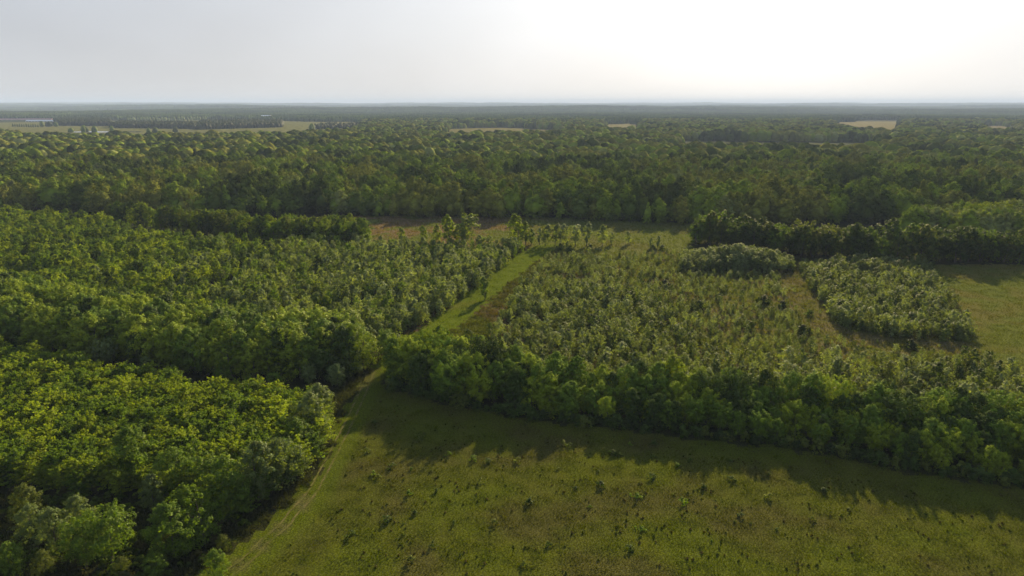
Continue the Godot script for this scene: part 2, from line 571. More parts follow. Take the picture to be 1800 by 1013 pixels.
func ruts() -> void:
	for side in [-0.85, 0.85]:
		var k := Cloud.new()
		var c := Curve3D.new()
		for i in range(0, RUTS.size(), 2):
			c.add_point(Vector3(RUTS[i], 0, RUTS[i + 1]), Vector3(0, 0, -3), Vector3(0, 0, 3))
		var len := c.get_baked_length()
		var n := int(len / 0.6)
		for j in n + 1:
			var p := c.sample_baked(len * j / n)
			var q := c.sample_baked(minf(len, len * j / n + 0.3)) - c.sample_baked(maxf(0, len * j / n - 0.3))
			var across := q.cross(Vector3.UP).normalized()
			var mid: Vector3 = p + across * (side + n_fine.get_noise_2d(p.z * 6.0, side * 90.0) * 0.15)
			var w := 0.2 + 0.1 * n_fine.get_noise_2d(p.z * 9.0, 40.0)
			for e in [-w, w]:
				var v: Vector3 = mid + across * e
				k.v.append(Vector3(v.x, relief(v.x, v.z) + 0.07, v.z))
				k.n.append(Vector3.UP)
				k.c.append(Color(0.15, 0.135, 0.055).lerp(BRIGHT, clampf(0.4 + n_fine.get_noise_2d(p.z * 5.0, 3.0), 0.0, 0.8)))
			if j:
				var b := k.v.size()
				k.i.append_array([b - 4, b - 2, b - 3, b - 3, b - 2, b - 1])
		structure("wheel_rut", k.mesh(), ground_mat(noise_image(31, 0.03, 0.6, 1.0, 128), 0.5), "worn tyre rut along the left margin of near field")

func earth() -> void:
	var k := Cloud.new()
	var radii := [0.0]
	var r := 40.0
	while r < 26500.0:
		radii.append(r)
		r *= 1.09
	var segs := 160
	for a in radii.size():
		for s in segs:
			var x: float = radii[a] * cos(TAU * s / segs)
			var z: float = radii[a] * sin(TAU * s / segs)
			k.v.append(Vector3(x, hill(x, z) - 0.7, z))
			k.n.append(Vector3.UP)
			k.c.append(Color(0.042, 0.052, 0.02))
	for a in radii.size() - 1:
		for s in segs:
			var p := a * segs + s
			var q := a * segs + (s + 1) % segs
			k.i.append_array([p, p + segs, q, q, p + segs, q + segs])
	structure("ground", k.mesh(), ground_mat(noise_image(8, 0.01, 0.6, 1.0), 0.004))

func sheet(n: String, a: PackedVector2Array, y: float, m: Material, tint: Color, step: float) -> void:
	var k := Cloud.new()
	var tris := Geometry2D.triangulate_polygon(a)
	for p in a:
		k.v.append(Vector3(p.x, y, p.y))
		k.n.append(Vector3.UP)
		k.c.append(tint)
	for q in range(0, tris.size(), 3):
		var u := a[tris[q + 1]] - a[tris[q]]
		var w := a[tris[q + 2]] - a[tris[q]]
		k.i.append_array([tris[q], tris[q + 1], tris[q + 2]] if u.cross(w) > 0 else [tris[q], tris[q + 2], tris[q + 1]])
	structure(n, k.mesh(), m)

# ---------------------------------------------------------------- sky
const SUN_AZ := 19.8
const SUN_EL := 21.0
func to_sun() -> Vector3:
	var e := deg_to_rad(SUN_EL)
	var a := deg_to_rad(SUN_AZ)
	return Vector3(sin(a) * cos(e), sin(e), -cos(a) * cos(e))

func sky_image() -> ImageTexture:
	var w := 768
	var h := 384
	var data := PackedFloat32Array()
	data.resize(w * h * 3)
	var s := to_sun()
	var at := 0
	for y in h:
		var el := PI * 0.5 - PI * (y + 0.5) / h
		for x in w:
			var az := TAU * (x + 0.5) / w
			# the edge of Godot's panorama lies towards -z
			var d := Vector3(sin(az) * cos(el), sin(el), -cos(az) * cos(el))
			var g := rad_to_deg(d.angle_to(s))
			var up := clampf(el / (PI * 0.5), 0.0, 1.0)
			var base := Color(0.196, 0.223, 0.258).lerp(Color(0.085, 0.12, 0.185), pow(up, 0.6))
			var low := exp(-maxf(el, 0.0) / 0.11)
			base = base.lerp(Color(0.235, 0.232, 0.23), low * 0.7)
			# thin high haze in long faint streaks
			var veil := n_hill.get_noise_3d(d.x * 5200.0 / (d.y + 0.35), d.z * 5200.0 / (d.y + 0.35), d.y * 9000.0)
			base *= 1.0 + 0.10 * veil
			var glow := 0.56 * exp(-g / 28.0) + 0.9 * exp(-g / 7.0)
			var c := base + Color(1.0, 0.955, 0.87).lerp(Color(0.94, 0.79, 0.60), low) * glow
			c *= 0.84
			if el < 0.0:
				c = Color(0.06, 0.066, 0.05)
			data[at] = c.r
			data[at + 1] = c.g
			data[at + 2] = c.b
			at += 3
	return ImageTexture.create_from_image(Image.create_from_data(w, h, false, Image.FORMAT_RGBF, data.to_byte_array()))

# ================================================================
func _ready() -> void:
	R.seed = 20240517
	n_patch.seed = 3
	n_patch.frequency = 0.012
	n_patch.fractal_octaves = 4
	n_fine.seed = 11
	n_fine.frequency = 0.06
	n_fine.fractal_octaves = 3
	n_hill.seed = 21
	n_hill.frequency = 0.00028
	n_hill.fractal_octaves = 4

	# camera
	var cam := Camera3D.new()
	cam.name = "camera"
	cam.fov = 45.76
	cam.position = Vector3(0, CAM_H, 0)
	cam.rotation_degrees = Vector3(-15.13, 0, 0)
	cam.near = 1.0
	cam.far = 40000.0
	add_child(cam)
	cam.current = true

	# sky, haze, exposure
	var env := Environment.new()
	var sky := Sky.new()
	var pano := PanoramaSkyMaterial.new()
	pano.panorama = sky_image()
	sky.sky_material = pano
	env.background_mode = Environment.BG_SKY
	env.sky = sky
	env.tonemap_mode = Environment.TONE_MAPPER_LINEAR
	env.tonemap_exposure = 2.65
	env.fog_enabled = true
	env.fog_density = 0.000072
	env.fog_light_color = Color(0.75, 0.845, 1.0)
	env.sdfgi_enabled = true
	env.ssao_enabled = true
	env.ssil_enabled = true
	var we := WorldEnvironment.new()
	we.name = "world_environment"
	we.environment = env
	add_child(we)

	# sun
	var sun := DirectionalLight3D.new()
	sun.name = "sun"
	sun.light_energy = 1.6
	sun.light_color = Color(1.0, 0.90, 0.72)
	sun.light_angular_distance = 0.5
	sun.shadow_enabled = true
	add_child(sun)
	sun.look_at_from_position(to_sun() * 100.0, Vector3.ZERO)

	tones = {
		"white": Color(1, 1, 1), "lime_green": Color(0.18, 0.215, 0.018), "yellow_green": Color(0.145, 0.18, 0.014), "fresh_green": Color(0.092, 0.135, 0.017), "deep_green": Color(0.045, 0.068, 0.015),
		"grey_green": Color(0.115, 0.142, 0.054), "olive_green": Color(0.09, 0.105, 0.022), "silvery_green": Color(0.178, 0.205, 0.108), "dark_green": Color(0.03, 0.044, 0.013),
	}
	var bark := StandardMaterial3D.new()
	bark.vertex_color_use_as_albedo = true
	bark.albedo_color = Color(0.085, 0.07, 0.052).linear_to_srgb()
	bark.roughness = 0.9
	mats.bark = bark

	earth()
	field_sheet()
	ruts()
	var crop := ground_mat(noise_image(9, 0.02, 0.45, 1.0), 0.006)
	for f in FAR_FIELDS:
		sheet(f[0], f[1], 0.4, crop, f[2] * 1.1, 0)
	far_country()
	forest()
	strips()
	plantation_and_scrub()
	near_trees()
	grasses()
	far_things()

# ---------------------------------------------------------------- far woods
func far_country() -> void:
	var root := stuff("distant_woods", "hazy woodland stretching to the horizon beyond the far fields", "forest")
	var lit := leaf_mat("white", 0.8, 0.04, Color(0.5, 0.5, 0.17))
	var shapes := [canopy_patch(44, 9.5, 17), canopy_patch(44, 9.0, 18), canopy_patch(44, 10.5, 19)]
	var wide := [canopy_patch(130, 19, 19), canopy_patch(130, 17, 21)]
	var sw := [Swarm.new(), Swarm.new(), Swarm.new()]
	var sw2 := [Swarm.new(), Swarm.new()]
	var boxes := []
	for f in FAR_FIELDS:
		boxes.append(bounds(f[1]).grow(30))
	var z := -2450.0
	while z > -7000.0:
		var half := -z * 0.8 + 80
		var x := -half
		while x < half:
			var p := Vector2(x + R.randf_range(-8, 8), z + R.randf_range(-8, 8))
			x += 36.0
			if in_clearing(p, boxes, 22.0):
				continue
			var c := wood_tone(p)
			sw[R.randi() % 3].add(Vector3(p.x, hill(p.x, p.y) - 1, p.y), R.randf() * TAU, Vector3(1, R.randf_range(0.8, 1.15), 1), c)
		z -= 36.0
	while z > -25500.0:
		var half := -z * 0.8 + 80
		var x := -half
		while x < half:
			var p := Vector2(x + R.randf_range(-25, 25), z + R.randf_range(-25, 25))
			x += 112.0
			if n_patch.get_noise_2d(p.x * 0.10 + 50, p.y * 0.06) > 0.42:
				continue
			var c := wood_tone(p)
			sw2[R.randi() % 2].add(Vector3(p.x, hill(p.x, p.y) - 1, p.y), R.randf() * TAU, Vector3(1, R.randf_range(0.8, 1.2), 1), c)
		z -= 112.0
	for k in 3:
		swarm_node("foliage", sw[k], shapes[k], lit, root)
	for k in 2:
		swarm_node("foliage", sw2[k], wide[k], lit, root)

func wood_tone(p: Vector2) -> Color:
	var a := n_patch.get_noise_2d(p.x * 0.12, p.y * 0.12)
	var c := Color(0.055, 0.082, 0.022).lerp(Color(0.032, 0.05, 0.018), smoothstep(-0.1, 0.35, a))
	return c * Color(1.65, 1.6, 1.5) * R.randf_range(0.75, 1.25)

func in_clearing(p: Vector2, boxes: Array, grow: float) -> bool:
	if p.y < -1500.0 and n_patch.get_noise_2d(p.x * 0.13 + 700, p.y * 0.17) > (0.33 if p.y > -2600.0 else 0.27):
		return true
	p += Vector2(n_fine.get_noise_2d(p.x * 0.4, p.y * 0.4), n_fine.get_noise_2d(p.y * 0.4, p.x * 0.4)) * 22.0
	for i in FAR_FIELDS.size():
		if boxes[i].has_point(p) and inside(p, FAR_FIELDS[i][1]):
			return true
	return false

# ---------------------------------------------------------------- the big forest
func forest() -> void:
	var variants := []
	for k in 7:
		var h := 18.0
		variants.append([crown(["round", "dome", "round", "vase", "round", "cone", "dome"][k], h, [6.2, 7.2, 5.4, 6.6, 7.4, 5.0, 6.6][k], 0.1, 80, 40, 0.7, 0.27, 0.2, 0.42, 0.58), trunk(h * 0.85, 0.26, 5, 4.0, 0.35), ["round", "broad", "narrow", "flat-topped", "spreading", "pointed", "domed"][k], h])
	var near := []
	var far := [Swarm.new(), Swarm.new(), Swarm.new(), Swarm.new()]
	var far_mesh := [lump(17, 7.2, 0.08, 8, 13, 300, 1.0), lump(17.5, 6.4, 0.08, 8, 12, 280, 1.0), lump(16.5, 7.8, 0.08, 8, 14, 330, 1.05), lump(18, 5.8, 0.08, 8, 12, 270, 1.0)]
	var boxes := []
	for f in FAR_FIELDS:
		boxes.append(bounds(f[1]).grow(5))
	var z := -402.0
	var step := 8.6
	while z > -2470.0:
		var half := -z * 0.79 + 45.0
		var x := -half
		while x < half:
			var p := Vector2(x + R.randf_range(-0.42, 0.42) * step, z + R.randf_range(-0.42, 0.42) * step)
			x += step
			var e := edge_z(p.x) + n_fine.get_noise_1d(p.x * 2.0) * 5.0
			if p.y > e:
				continue
			if z < -900 and in_clearing(p, boxes, 0):
				continue
			var a := n_patch.get_noise_2d(p.x * 0.7, p.y * 0.7) + R.randf_range(-0.22, 0.22)
			var tone := "fresh_green"
			if a < -0.16: tone = "olive_green"
			elif a > 0.3: tone = "dark_green"
			elif a > 0.1: tone = "deep_green"
			elif R.randf() < 0.13: tone = "grey_green"
			var s := R.randf_range(0.7, 1.15) * (1.0 + 0.45 * n_patch.get_noise_2d(p.x * 1.4 + 40, p.y * 1.4))
			s *= lerpf(0.84, 1.0, smoothstep(0.0, 28.0, e - p.y))
			if z > -720.0:
				near.append(spec(p, s, R.randi() % 7, tone, R.randf_range(0.95, 1.4)))
			else:
				var w := s * R.randf_range(0.9, 1.4)
				var c: Color = tones[tone] * Color(2.1, 1.8, 1.6) * R.randf_range(0.65, 1.3)
				far[R.randi() % 4].add(Vector3(p.x, 0, p.y), R.randf() * TAU, Vector3(w, s, w), c)
		z -= step * 0.9
	for p in scatter(GROVE, 5.5, func(q): return spec(q, R.randf_range(0.75, 1.0), R.randi() % 5, pick(["fresh_green", "yellow_green", "grey_green"]), 1.1)):
		near.append(p)
	plant_all({
		"name": "forest_tree", "noun": "tree", "nouns": "trees", "category": "tree", "group": "trees along the front of the big forest",
		"variants": variants, "mat": func(t): return leaf_mat(t, 0.8, 0.02, Color(0.34, 0.34, 0.12), FOREST_GAIN), "gain": FOREST_GAIN, "mass": "forest", "mass_label": "deep mixed broadleaf forest behind the rows of edge trees",
		"places": [[-330, -462, "at far left forest edge"], [-240, -430, "where the strip meets the forest"], [-150, -436, "on forest edge behind the strip"], [-70, -432, "on forest edge behind rust grass"], [18, -428, "on forest edge behind slender trees"], [100, -405, "on forest edge right of centre"], [170, -404, "on forest edge behind far hedge"], [250, -360, "in the grove at far right"], [300, -412, "on forest edge at far right"]],
	}, near)
	var root := stuff("far_forest", "unbroken forest canopy reaching back to the far fields", "forest")
	for k in 4:
		swarm_node("foliage", far[k], far_mesh[k], leaf_mat("white", 0.8, 0.04, Color(0.5, 0.5, 0.17)), root)

# ---------------------------------------------------------------- tree strips and hedgerows
func broad_variants(h: float, leaf: float, clumps: int, per: int) -> Array:
	var out := []
	var st := ["round", "dome", "vase", "round", "column", "dome", "round", "vase"]
	var words := ["round", "domed", "flat-topped", "bushy", "narrow", "spreading", "lopsided", "open"]
	for k in 8:
		out.append([crown(st[k], h, h * [0.36, 0.42, 0.38, 0.4, 0.26, 0.46, 0.38, 0.4][k], [0.16, 0.06, 0.22, 0.05, 0.14, 0.05, 0.14, 0.25][k], clumps, per, leaf, 0.21, [0.15, 0.1, 0.2, 0.1, 0.1, 0.2, 0.7, 0.3][k]), trunk(h * 0.85, h * 0.017, 7, h * 0.3, 0.2), words[k], h])
	return out

func strips() -> void:
	var mid := broad_variants(12.0, 0.55, 90, 28)
	var t := scatter(STRIP, 4.6, func(q): return spec(q, R.randf_range(0.8, 1.15), R.randi() % 8, pick(["fresh_green", "fresh_green", "olive_green", "deep_green", "yellow_green"]), 1.05))
	plant_all({
		"name": "strip_tree", "noun": "tree", "nouns": "trees", "category": "tree", "group": "trees in the strip left of the back field", "variants": mid, "mat": func(a): return leaf_mat(a, 0.6, 0.18), "mass": "strip_trees", "mass_label": "trees in the strip",
		"places": [[-78, -350, "at strip end by back field"], [-115, -350, "in right half of the strip"], [-155, -362, "in middle of the strip"], [-190, -385, "in left half of the strip"], [-235, -412, "at strip end by the forest"]],
	}, t)
	t = scatter(FAR_HEDGE, 4.8, func(q): return spec(q, R.randf_range(0.78, 1.3) * (1.0 + 0.35 * n_fine.get_noise_2d(q.x * 0.8, q.y)), R.randi() % 8, pick(["fresh_green", "deep_green", "olive_green", "deep_green"]), 1.05))
	plant_all({
		"name": "far_hedge_tree", "noun": "tree", "nouns": "trees", "category": "tree", "group": "trees in the far hedge above the right field", "variants": mid, "mat": func(a): return leaf_mat(a, 0.6, 0.18), "mass": "far_hedge_trees", "mass_label": "trees in the far hedge",
		"places": [[98, -346, "at left end of far hedge"], [125, -325, "in far hedge above the copse"], [155, -318, "in far hedge above dense saplings"], [190, -310, "in far hedge by field corner"], [225, -308, "in far hedge above right field"], [270, -308, "at right end of far hedge"]],
	}, t)
	t = scatter(COPSE, 3.4, func(q): return spec(q, R.randf_range(0.85, 1.15) * lerpf(0.76, 0.4, clampf(Vector2((q.x - 100) / 26.0, (q.y + 297) / 15.0).length(), 0, 1)), R.randi() % 8, pick(["grey_green", "silvery_green", "silvery_green", "grey_green"]), 1.15))
	plant_all({
		"name": "copse_tree", "noun": "tree", "nouns": "trees", "category": "tree", "group": "low trees of the copse in the scrub", "variants": mid, "mat": func(a): return leaf_mat(a, 0.6, 0.24), "mass": "copse_trees", "mass_label": "trees in the copse",
		"places": [[78, -300, "on left side of the copse"], [90, -286, "on left front of the copse"], [112, -286, "on right front of the copse"], [98, -300, "in middle of the copse"], [120, -300, "on right side of the copse"], [100, -311, "at back of the copse"]],
	}, t)

# ---------------------------------------------------------------- young plantation and scrub
func plantation_and_scrub() -> void:
	var young := []
	var words := ["slim", "bushy", "feathery", "leaning", "narrow", "wide", "ragged"]
	for k in 7:
		young.append([shoots(6.5, 2.1, 0.08, 34, 26, 0.42) if k in [2, 6] else crown(["round", "round", "", "dome", "column", "dome", ""][k], 6.5, [1.7, 2.2, 0.0, 1.9, 1.4, 2.4, 0.0][k], 0.08, 46, 22, 0.42, 0.32, 0.3), trunk(5.2, 0.07, 0, 1.0), words[k], 6.5])
	var t := scatter(PLANTATION, 3.35, func(q):
		var a: float = n_patch.get_noise_2d(q.x * 2.2, q.y * 2.2)
		if a < -0.42 or R.randf() < 0.08: return null
		var left := smoothstep(-60.0, -160.0, q.x + a * 60)
		var tone: String = pick(["fresh_green", "yellow_green", "fresh_green", "lime_green", "deep_green"]) if R.randf() < left else pick(["grey_green", "silvery_green", "silvery_green", "fresh_green", "grey_green"])
		return spec(q, R.randf_range(0.55, 1.15) * (1.0 + a * 0.35) * (1.0 + 0.2 * left), R.randi() % 7, tone, R.randf_range(0.9, 1.3)))
	plant_all({
		"name": "plantation_tree", "noun": "sapling", "nouns": "saplings", "category": "tree", "group": "young trees in the plantation left of the lane", "variants": young, "mat": func(a): return leaf_mat(a, 0.6, 0.24), "mass": "plantation", "mass_label": "dense young plantation left of the grass lane",
		"places": [[-38, -196, "at plantation corner by lane mouth"], [-30, -215, "beside lower end of the lane"], [-20, -240, "beside middle of the lane"], [-12, -262, "beside upper part of the lane"], [-60, -200, "behind right part of the belt"], [-90, -208, "behind middle of the belt"], [-125, -222, "behind left part of the belt"], [-55, -225, "inside plantation near the lane"], [-90, -240, "deep inside the plantation"], [-150, -245, "on left side of the plantation"]],
	}, t)
	var small := []
	for k in 6:
		small.append([shoots(4.0, 1.3, 0.06, 28, 28, 0.28) if k in [2, 5] else crown(["round", "round", "", "column", "dome", ""][k], 4.0, [1.2, 1.5, 0.0, 1.0, 1.75, 0.0][k], 0.04, 44, 22, 0.27, 0.31, 0.35), trunk(3.2, 0.045, 0, 1.0), ["slim", "bushy", "feathery", "narrow", "wide", "ragged"][k], 4.0])
	t = scatter(SCRUB, 2.55, func(q):
		if inside(q, COPSE) or inside(q, LANE): return null
		if inside(q, VERGE) and R.randf() > 0.04: return null
		var a: float = n_patch.get_noise_2d(q.x * 2.4 + 90, q.y * 2.4)
		var keep := lerpf(0.66, 0.72, smoothstep(20.0, 75.0, q.x)) + a * 0.75
		var s := R.randf_range(0.35, 1.02)
		s *= lerpf(1.0, 0.74, smoothstep(25.0, 75.0, q.x))
		if inside(q, DENSE):
			keep = 0.92
			s = R.randf_range(0.65, 1.25) * (1.0 + 0.5 * a)
		elif inside(q, PATH_GAP):
			keep = 0.08
			s *= 0.6
		elif q.y > -178:
			keep = 0.66
			s = R.randf_range(0.65, 1.35)
		elif q.x < 60 and q.y > -250:
			keep = 0.85
			s *= 1.3
		elif q.y < -315: keep = 0.2
		if q.x < -2 and q.y > -215 and q.y < -172: keep *= 0.35
		if R.randf() > keep: return null
		return spec(q, s, R.randi() % 6, pick(["silvery_green", "grey_green", "silvery_green", "olive_green", "deep_green", "grey_green"]), R.randf_range(0.9, 1.3)))
	plant_all({
		"name": "scrub_sapling", "noun": "sapling", "nouns": "saplings", "category": "tree", "group": "pale saplings in the scrub right of the lane", "variants": small, "mat": func(a): return leaf_mat(a, 0.6, 0.28), "mass": "scrub", "mass_label": "pale scrub of saplings right of the lane",
		"places": [[0, -165, "behind left part of near hedgerow"], [35, -155, "behind middle of near hedgerow"], [75, -145, "behind right part of near hedgerow"], [115, -135, "at right end of near hedgerow"], [130, -165, "at corner of right field"], [10, -190, "in scrub near lane mouth"], [45, -180, "in middle of near scrub"], [90, -175, "in right part of near scrub"], [30, -215, "in scrub right of the lane"], [75, -210, "in open middle scrub"], [130, -205, "in near end of dense block"]],
	}, t)
	# dark round bushes standing in the scrub
	var bush := []
	for k in 4:
		bush.append([crown("dome", 3.2, [2.2, 2.6, 1.9, 2.4][k], 0.02, 26, 22, 0.55, 0.36), null, ["round", "broad", "tight", "loose"][k], 3.2])
	var b := []
	for q in [[76, -242], [91, -236], [96, -232], [76, -208], [92, -203], [23, -265], [34, -248], [24, -330], [28, -324], [42, -240], [38, -330], [2, -346], [-18, -318], [-36, -300], [60, -258], [52, -222], [101, -222], [112, -208], [132, -214], [20, -228], [66, -230], [70, -332], [74, -330], [118, -190], [-8, -322], [-26, -312], [-14, -296], [-2, -330]]:
		b.append(spec(Vector2(q[0], q[1]), R.randf_range(0.7, 1.15), R.randi() % 4, pick(["deep_green", "dark_green", "deep_green"]), R.randf_range(0.9, 1.25)))
	plant_all({
		"name": "scrub_bush", "noun": "bush", "nouns": "bushes", "category": "bush", "group": "dark bushes standing in the pale scrub", "variants": bush, "mat": func(a): return leaf_mat(a, 0.6, 0.24), "mass": "bushes", "mass_label": "bushes",
		"places": [[85, -238, "in the open scrub below copse"], [85, -205, "in scrub above near hedgerow"], [30, -255, "in scrub right of lane"], [25, -328, "among slender trees at lane head"], [-15, -315, "left of upper lane"], [72, -331, "below back field at right"], [125, -205, "in lower part of dense saplings"]],
	}, b)
	# slender trees on the line between back field and scrub
	var slim := []
	for k in 5:
		slim.append([crown(["round", "vase", "column", "round", "column"][k], 10.0, [2.5, 2.7, 1.9, 2.4, 1.6][k], [0.22, 0.3, 0.16, 0.24, 0.2][k], 56, 36, 0.5, 0.34, 0.4), trunk(9.0, 0.13, 5, 2.0, 0.35), ["round-headed", "flat-topped", "narrow", "full-crowned", "spindly"][k], 10.0])
	var sl := []
	for q in [[-31, -337, 1.5, 2], [-23, -336, 1.55, 1], [-26, -340, 1.0, 0], [3, -342, 1.45, 0], [7, -344, 1.1, 4], [10, -345, 0.75, 2], [14, -344, 0.8, 4], [17, -341, 1.0, 0], [22, -342, 1.0, 3], [26, -342, 1.02, 0], [32, -339, 1.05, 1], [38, -341, 1.12, 4], [46, -341, 0.95, 3], [51, -344, 0.6, 2], [60, -346, 0.6, 3], [69, -334, 0.5, 2], [73, -335, 0.6, 4], [-39, -350, 0.85, 0], [-45, -345, 0.9, 2], [-56, -345, 0.8, 3], [-10, -243, 0.78, 2]]:
		var d := spec(Vector2(q[0], q[1]), q[2] * 1.08, q[3], pick(["grey_green", "silvery_green", "silvery_green"]) if q[0] > 12 else pick(["yellow_green", "fresh_green", "grey_green"]), 1.15)
		sl.append(d)
	plant_all({
		"name": "slender_tree", "noun": "tree", "nouns": "trees", "category": "tree", "group": "slender trees in a line before the back field", "variants": slim, "mat": func(a): return leaf_mat(a, 0.6, 0.24), "mass": "slender_trees", "mass_label": "slender trees",
		"places": [[-28, -338, "before the rust grass"], [5, -343, "left of the lane head"], [22, -341, "at the lane head"], [38, -340, "right of the lane head"], [65, -338, "at right end of the line"], [-47, -347, "between rust grass and strip"], [-10, -243, "alone on the lane"]],
	}, sl)

# ---------------------------------------------------------------- near woods
func near_trees() -> void:
	var big := broad_variants(11.0, 0.36, 150, 46)
	var t := scatter(HEDGE, 3.7, func(q): return spec(q, R.randf_range(0.72, 1.08) * lerpf(1.0, lerpf(0.6, 0.98, smoothstep(1.0, 13.0, hedge_front(q.x) - q.y)), clampf((q.x + 5.0) / 30.0, 0, 1)), R.randi() % 8, pick(["lime_green", "yellow_green", "fresh_green", "fresh_green", "deep_green"] if q.x < 60 else ["yellow_green", "fresh_green", "lime_green", "deep_green", "fresh_green"]), R.randf_range(0.9, 1.1)))
	t.append(spec(Vector2(-6, -159), 1.28, 7, "dark_green", 0.95))
	plant_all({
		"name": "hedgerow_tree", "noun": "tree", "nouns": "trees", "category": "tree", "group": "trees in the near hedgerow beside the mown field", "variants": big, "mat": func(a): return leaf_mat(a, 0.65, 0.1, Color(0.66, 0.66, 0.18)), "mass": "hedgerow_trees", "mass_label": "trees in near hedgerow",
		"places": [[-30, -168, "at left end of near hedgerow"], [-10, -157, "in near hedgerow by its left end"], [12, -148, "in near hedgerow left of centre"], [36, -142, "in middle of near hedgerow"], [60, -135, "in near hedgerow right of centre"], [85, -123, "in right half of near hedgerow"], [115, -112, "at right end of near hedgerow"]],
	}, t)
	# brush at the foot of the hedgerow
	var brush := []
	for k in 4:
		brush.append([crown("dome", 2.6, [1.7, 2.1, 1.5, 2.3][k], 0.0, 40, 26, 0.32, 0.3), null, ["round", "broad", "tight", "sprawling"][k], 2.6])
	var br := []
	var bx := -31.0
	while bx < 122.0:
		br.append(spec(Vector2(bx, hedge_front(bx) + R.randf_range(0.6, 3.2)), R.randf_range(0.5, 1.1), R.randi() % 4, pick(["deep_green", "dark_green", "deep_green", "olive_green"]), R.randf_range(0.9, 1.4)))
		bx += R.randf_range(1.1, 2.6)
	plant_all({
		"name": "hedge_bush", "noun": "bush", "nouns": "bushes", "category": "bush", "group": "brush along the foot of the near hedgerow", "variants": brush, "mat": func(a): return leaf_mat(a, 0.6, 0.2, Color(0.7, 0.7, 0.2)), "mass": "brush", "mass_label": "brush",
		"places": [[-28, -163, "at hedgerow foot by left end"], [-12, -152, "at hedgerow foot left of centre"], [12, -143, "at hedgerow foot below dark tree"], [34, -137, "at middle of hedgerow foot"], [58, -130, "at hedgerow foot right of centre"], [80, -121, "in right half of hedgerow foot"], [110, -110, "at right end of hedgerow foot"]],
	}, br)
	t = scatter(BELT, 4.1, func(q): return spec(q, R.randf_range(0.8, 1.25), R.randi() % 8, pick(["lime_green", "yellow_green", "yellow_green", "fresh_green", "deep_green"]), R.randf_range(0.95, 1.15)))
	for q in [[-112, -176, 0.7], [-74, -163, 0.55], [-45, -163, 0.6], [-97, -169, 0.5], [-88, -166, 0.42], [-60, -160, 0.42], [-52, -163, 0.5], [-33, -187, 0.5], [-36, -184, 0.62], [-30, -180, 0.45], [-37, -190, 0.55]]:
		t.append(spec(Vector2(q[0], q[1]), q[2], R.randi() % 8, pick(["fresh_green", "grey_green"]), 1.0))
	plant_all({
		"name": "belt_tree", "noun": "tree", "nouns": "trees", "category": "tree", "group": "trees in the belt behind the near wood", "variants": big, "mat": func(a): return leaf_mat(a, 0.58, 0.26, Color(0.78, 0.78, 0.22)), "mass": "belt_trees", "mass_label": "trees in belt",
		"places": [[-44, -174, "at right end of the belt"], [-62, -178, "in right part of the belt"], [-85, -182, "in middle of the belt"], [-112, -190, "in left part of the belt"], [-145, -205, "at left end of the belt"], [-65, -163, "in the dip before the belt"]],
	}, t)
	var wood := []
	var words := ["feathery", "bushy", "layered", "loose", "narrow", "wide", "ragged"]
	for k in 7:
		wood.append([shoots(7.0, [2.4, 2.9, 3.0, 2.6, 2.0, 3.2, 2.7][k], 0.06, 50, 52, 0.38, 0.25), trunk(5.6, 0.09, 5, 1.8, 0.2), words[k], 7.0])
	t = scatter(WOOD, 3.4, func(q): return spec(q, R.randf_range(0.72, 1.1), R.randi() % 7, pick(["yellow_green", "lime_green", "fresh_green", "fresh_green"]), R.randf_range(0.95, 1.2)))
	plant_all({
		"name": "wood_tree", "noun": "tree", "nouns": "trees", "category": "tree", "group": "young trees of the near wood on the left", "variants": wood, "mat": func(a): return leaf_mat(a, 0.58, 0.28), "mass": "near_wood", "mass_label": "young broadleaf wood on the left at the frame side",
		"places": [[-45, -145, "at far corner of near wood"], [-45, -130, "on wood edge by wheel ruts"], [-47, -113, "on wood edge by grassy bend"], [-65, -112, "on front edge of near wood"], [-90, -118, "at front left of near wood"], [-65, -130, "in middle of near wood"], [-65, -148, "along back of near wood"], [-95, -140, "in left half of near wood"], [-100, -160, "at back left of near wood"], [-125, -165, "at far left of near wood"]],
	}, t, 300)
	# edge trees along the wood and the loose trees in the corner below it
	var e := []
	for q in [[-43.5, -141, 0.72, 0, "grey_green"], [-43, -133, 0.8, 3, "grey_green"], [-43.5, -126, 0.62, 1, "fresh_green"], [-43, -117, 0.78, 6, "grey_green"], [-46, -110, 0.85, 0, "grey_green"], [-50, -106, 0.8, 3, "fresh_green"], [-72, -117, 0.82, 0, "fresh_green"], [-62, -112, 0.7, 5, "fresh_green"], [-57, -112, 0.6, 2, "fresh_green"]]:
		e.append(spec(Vector2(q[0], q[1]), q[2] * 1.22, q[3], q[4], 1.0))
	for q in [[-66.5, -91.5, 0.62, 2, "fresh_green"], [-63, -92.5, 0.72, 7, "fresh_green"], [-54, -94, 0.72, 0, "fresh_green"], [-50.5, -97.5, 0.74, 6, "fresh_green"], [-79, -98, 0.5, 3, "grey_green"], [-74, -96, 0.55, 3, "grey_green"], [-73, -101, 0.5, 0, "grey_green"], [-84, -104, 0.5, 1, "olive_green"], [-77, -90, 0.4, 5, "fresh_green"], [-63, -106, 0.56, 4, "grey_green"], [-72, -90, 0.3, 3, "olive_green"], [-45, -89, 0.36, 3, "fresh_green"], [-62, -97, 0.2, 4, "yellow_green"], [-54, -88.5, 0.32, 2, "fresh_green"], [-60, -90, 0.22, 5, "olive_green"], [-69, -95, 0.26, 5, "olive_green"], [-57, -98, 0.24, 1, "olive_green"], [-47, -96, 0.2, 5, "olive_green"]]:
		e.append(spec(Vector2(q[0], q[1]), q[2] * 1.22, q[3], q[4], 1.0))
